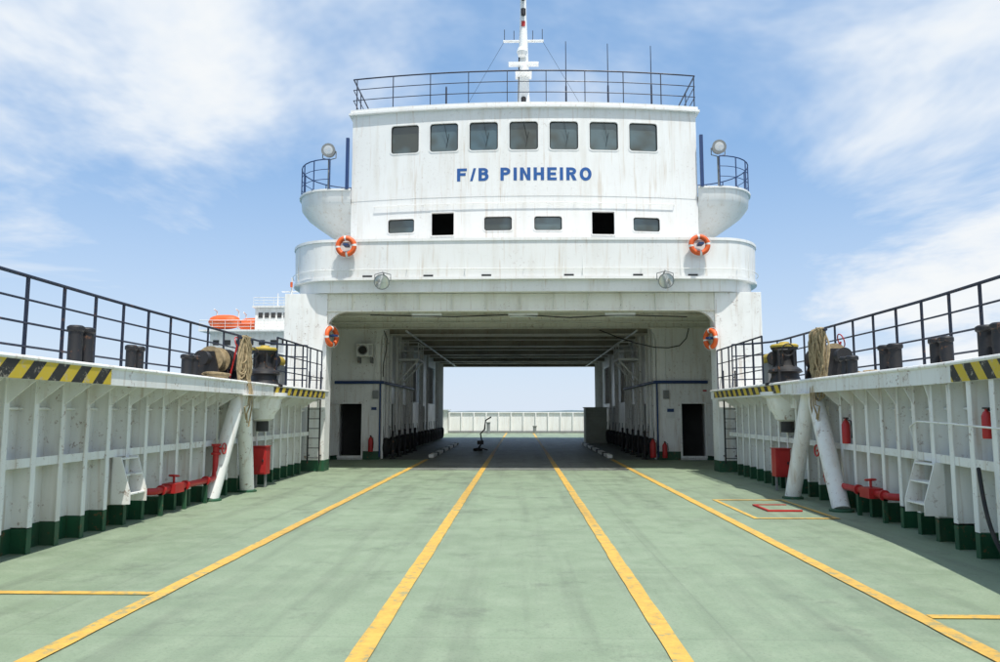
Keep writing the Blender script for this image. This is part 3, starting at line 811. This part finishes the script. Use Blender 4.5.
# stern
mb=MB()
for s in(-1,1):
    a,b=sorted((6.2*s,6.26*s)); mb.box(a,b,51.2,66,0,1.9,WHITE)
    y=52
    while y<66: a,b=sorted((6.2*s,6.0*s)); mb.box(a,b,y-.02,y+.02,0,1.85,WHITE); y+=.8
    a,b=sorted((6.5*s,5.9*s)); mb.box(a,b,51.2,66,1.9,1.96,WHITE)
mb.build('stern_bulwark')
mb=MB()
mb.box(-6.0,5.8,64,64.1,0,1.66,WHITEC); mb.box(-6.05,5.85,63.9,64.2,1.661,1.74,WHITEC)
for k in range(12): x=-5.9+k*1.03; mb.box(x-.05,x+.05,63.86,63.999,.02,1.66,WHITEC)
mb.box(-6,5.8,63.84,63.86,.0,.18,GREY)
mb.build('stern_ramp')
for x,h in((-2.6,.8),(1.2,.5)):
    mb=MB(); mb.revolve((x,63,0),[(.14,0),(.14,h),(.18,h+.05),(.18,h+.12)],GREY,seg=14); mb.build('stern_bollard')

# ------------------------------------------------------------------ neighbouring ferry
e=empty('distant_ferry')
mb=MB()
mb.prism([(-37,86),(-25,86),(-25,130),(-37,130)],lambda a,b,c:(a,b,c),-3,5.5,WHITE)
for z0,z1,ins in((5.6,8.3,0.4),(8.5,11.0,0.8)): mb.box(-37+ins,-25-ins,87+ins,125,z0,z1,WHITE)
mb.box(-31.2,-25.6,88.5,100,11.2,14.0,WHITE); mb.box(-31.5,-25.3,88.2,100.4,14.0,14.2,WHITE)
for z in(8.3,11.0): mb.box(-37,-25,86.4,126,z,z+.2,WHITE)
mb.build('hull_and_decks',e)
mb=MB()
for i in range(7): mb.box(-30.8+i*.75,-30.3+i*.75,88.44,88.5,12.8,13.4,DARK)
for i in range(8): mb.box(-35.8+i*1.35,-35.1+i*1.35,87.74,87.795,9.5,10.1,DARK)
for i in range(8): mb.box(-36.2+i*1.4,-35.5+i*1.4,87.34,87.395,6.7,7.3,DARK)
mb.build('windows',e)
mb=MB()
for x,y in((-34.6,88.),(-32.2,91)):
    rows=[]
    for i in range(13):
        t=i/12*2-1; r=math.sqrt(max(.02,1-abs(t)**3))
        rows.append([(x+t*1.9,y+1.0*r*math.cos(a*math.pi/6),12.25+.85*r*math.sin(a*math.pi/6)) for a in range(12)])
    mb.grid(rows,ORANGE,True)
    for k in(-1.3,1.3): mb.pipe([(x+k,y+.8,11.1),(x+k,y+.9,13.6),(x+k,y,13.8)],.08,WHITE,6)
mb.build('lifeboats',e)
railing('railings',[(-37,86.6,11.2),(-32,86.6,11.2),(-25.5,86.6,11.2)],1.1,3,1.5,WHITE,.04,e)
railing('railings',[(-31.4,88.4,14.2),(-25.4,88.4,14.2)],1.0,3,1.2,WHITE,.04,e)
mb=MB(); mb.revolve((-28,92,14.2),[(.15,0),(.08,4.0)],WHITE); mb.box(-29.2,-26.8,91.9,92.1,16.4,16.5,WHITE); mb.cyl((-28,91.8,17),(-28,91.8,17.6),.15,ORANGE)
mb.revolve((-30,93,14.2),[(.1,0),(.06,2.2)],WHITE); mb.build('mast',e)

# ------------------------------------------------------------------ sky, sun
w=bpy.data.worlds.new('World'); scene.world=w; w.use_nodes=True
nt=w.node_tree; nt.nodes.clear()
sd=Vector((.20,-.34,1)).normalized()
el=math.asin(sd.z); az=math.atan2(sd.x,sd.y)
sky=nn(nt,'ShaderNodeTexSky',sky_type='NISHITA'); sky.sun_disc=False; sky.sun_elevation=el; sky.sun_rotation=az
sky.air_density=1.0; sky.dust_density=.6; sky.ozone_density=1.5
bg1=nn(nt,'ShaderNodeBackground'); bg1.inputs[1].default_value=.15; nt.links.new(sky.outputs[0],bg1.inputs[0])
bg2=nn(nt,'ShaderNodeBackground'); bg2.inputs[1].default_value=.97
tc=nn(nt,'ShaderNodeTexCoord').outputs['Generated']
sx=nn(nt,'ShaderNodeSeparateXYZ'); nt.links.new(tc,sx.inputs[0])
zz=mth(nt,'MAXIMUM',mth(nt,'ADD',sx.outputs[2],.16),.06)
cb=nn(nt,'ShaderNodeCombineXYZ')
nt.links.new(mth(nt,'DIVIDE',sx.outputs[0],zz),cb.inputs[0]); nt.links.new(mth(nt,'DIVIDE',sx.outputs[1],zz),cb.inputs[1])
big=noise(nt,cb.outputs[0],.95,6,.62,(1.,.75,1.))
big.node.inputs['Distortion'].default_value=.35
def blob(d,k0,k1,amt):
    vm=nn(nt,'ShaderNodeVectorMath',operation='DOT_PRODUCT'); nt.links.new(tc,vm.inputs[0]); vm.inputs[1].default_value=Vector(d).normalized()
    r=nn(nt,'ShaderNodeMapRange',interpolation_type='SMOOTHSTEP'); r.inputs[1].default_value=k0; r.inputs[2].default_value=k1; r.inputs[4].default_value=amt
    nt.links.new(vm.outputs['Value'],r.inputs[0]); return r.outputs[0]
bias=mth(nt,'ADD',blob((-.52,.78,.38),.955,.995,.16),blob((.60,.80,.26),.94,.995,.24))
bias=mth(nt,'ADD',bias,blob((-.25,.85,.50),.975,1.0,.14))
bias=mth(nt,'ADD',bias,blob((.1,-1,.7),.5,1.0,.22))
f=mth(nt,'ADD',big,bias)
cl=nn(nt,'ShaderNodeMapRange',interpolation_type='SMOOTHSTEP'); cl.inputs[1].default_value=.43; cl.inputs[2].default_value=.78; cl.inputs[3].default_value=.0; cl.inputs[4].default_value=1.
nt.links.new(f,cl.inputs[0])
hz=ramp(nt,sx.outputs[2],0.0,.34,.66,0)
cf=mth(nt,'MAXIMUM',cl.outputs[0],hz)
ccol=mix(nt,cf,(.30,.55,.93),(.95,.98,1.0))
nt.links.new(ccol,bg2.inputs[0])
fac=ramp(nt,cf,0,.8,.60,1.)
ms=nn(nt,'ShaderNodeMixShader'); nt.links.new(fac,ms.inputs[0]); nt.links.new(bg1.outputs[0],ms.inputs[1]); nt.links.new(bg2.outputs[0],ms.inputs[2])
out=nn(nt,'ShaderNodeOutputWorld'); nt.links.new(ms.outputs[0],out.inputs[0])
L=bpy.data.lights.new('sun','SUN'); L.energy=5.0; L.angle=math.radians(.5); L.color=(1,.965,.90)
lo=bpy.data.objects.new('sun',L); scene.collection.objects.link(lo); lo.rotation_euler=sd.to_track_quat('Z','Y').to_euler(); lo.location=(10,-10,40)

cam=bpy.data.cameras.new('camera'); cam.sensor_width=36; cam.lens=27.47; cam.clip_end=60000; cam.clip_start=.05
co=bpy.data.objects.new('camera',cam); scene.collection.objects.link(co)
co.location=(0,0,1.7); co.rotation_euler=(math.radians(96.1),0,math.radians(1.5))
scene.camera=co
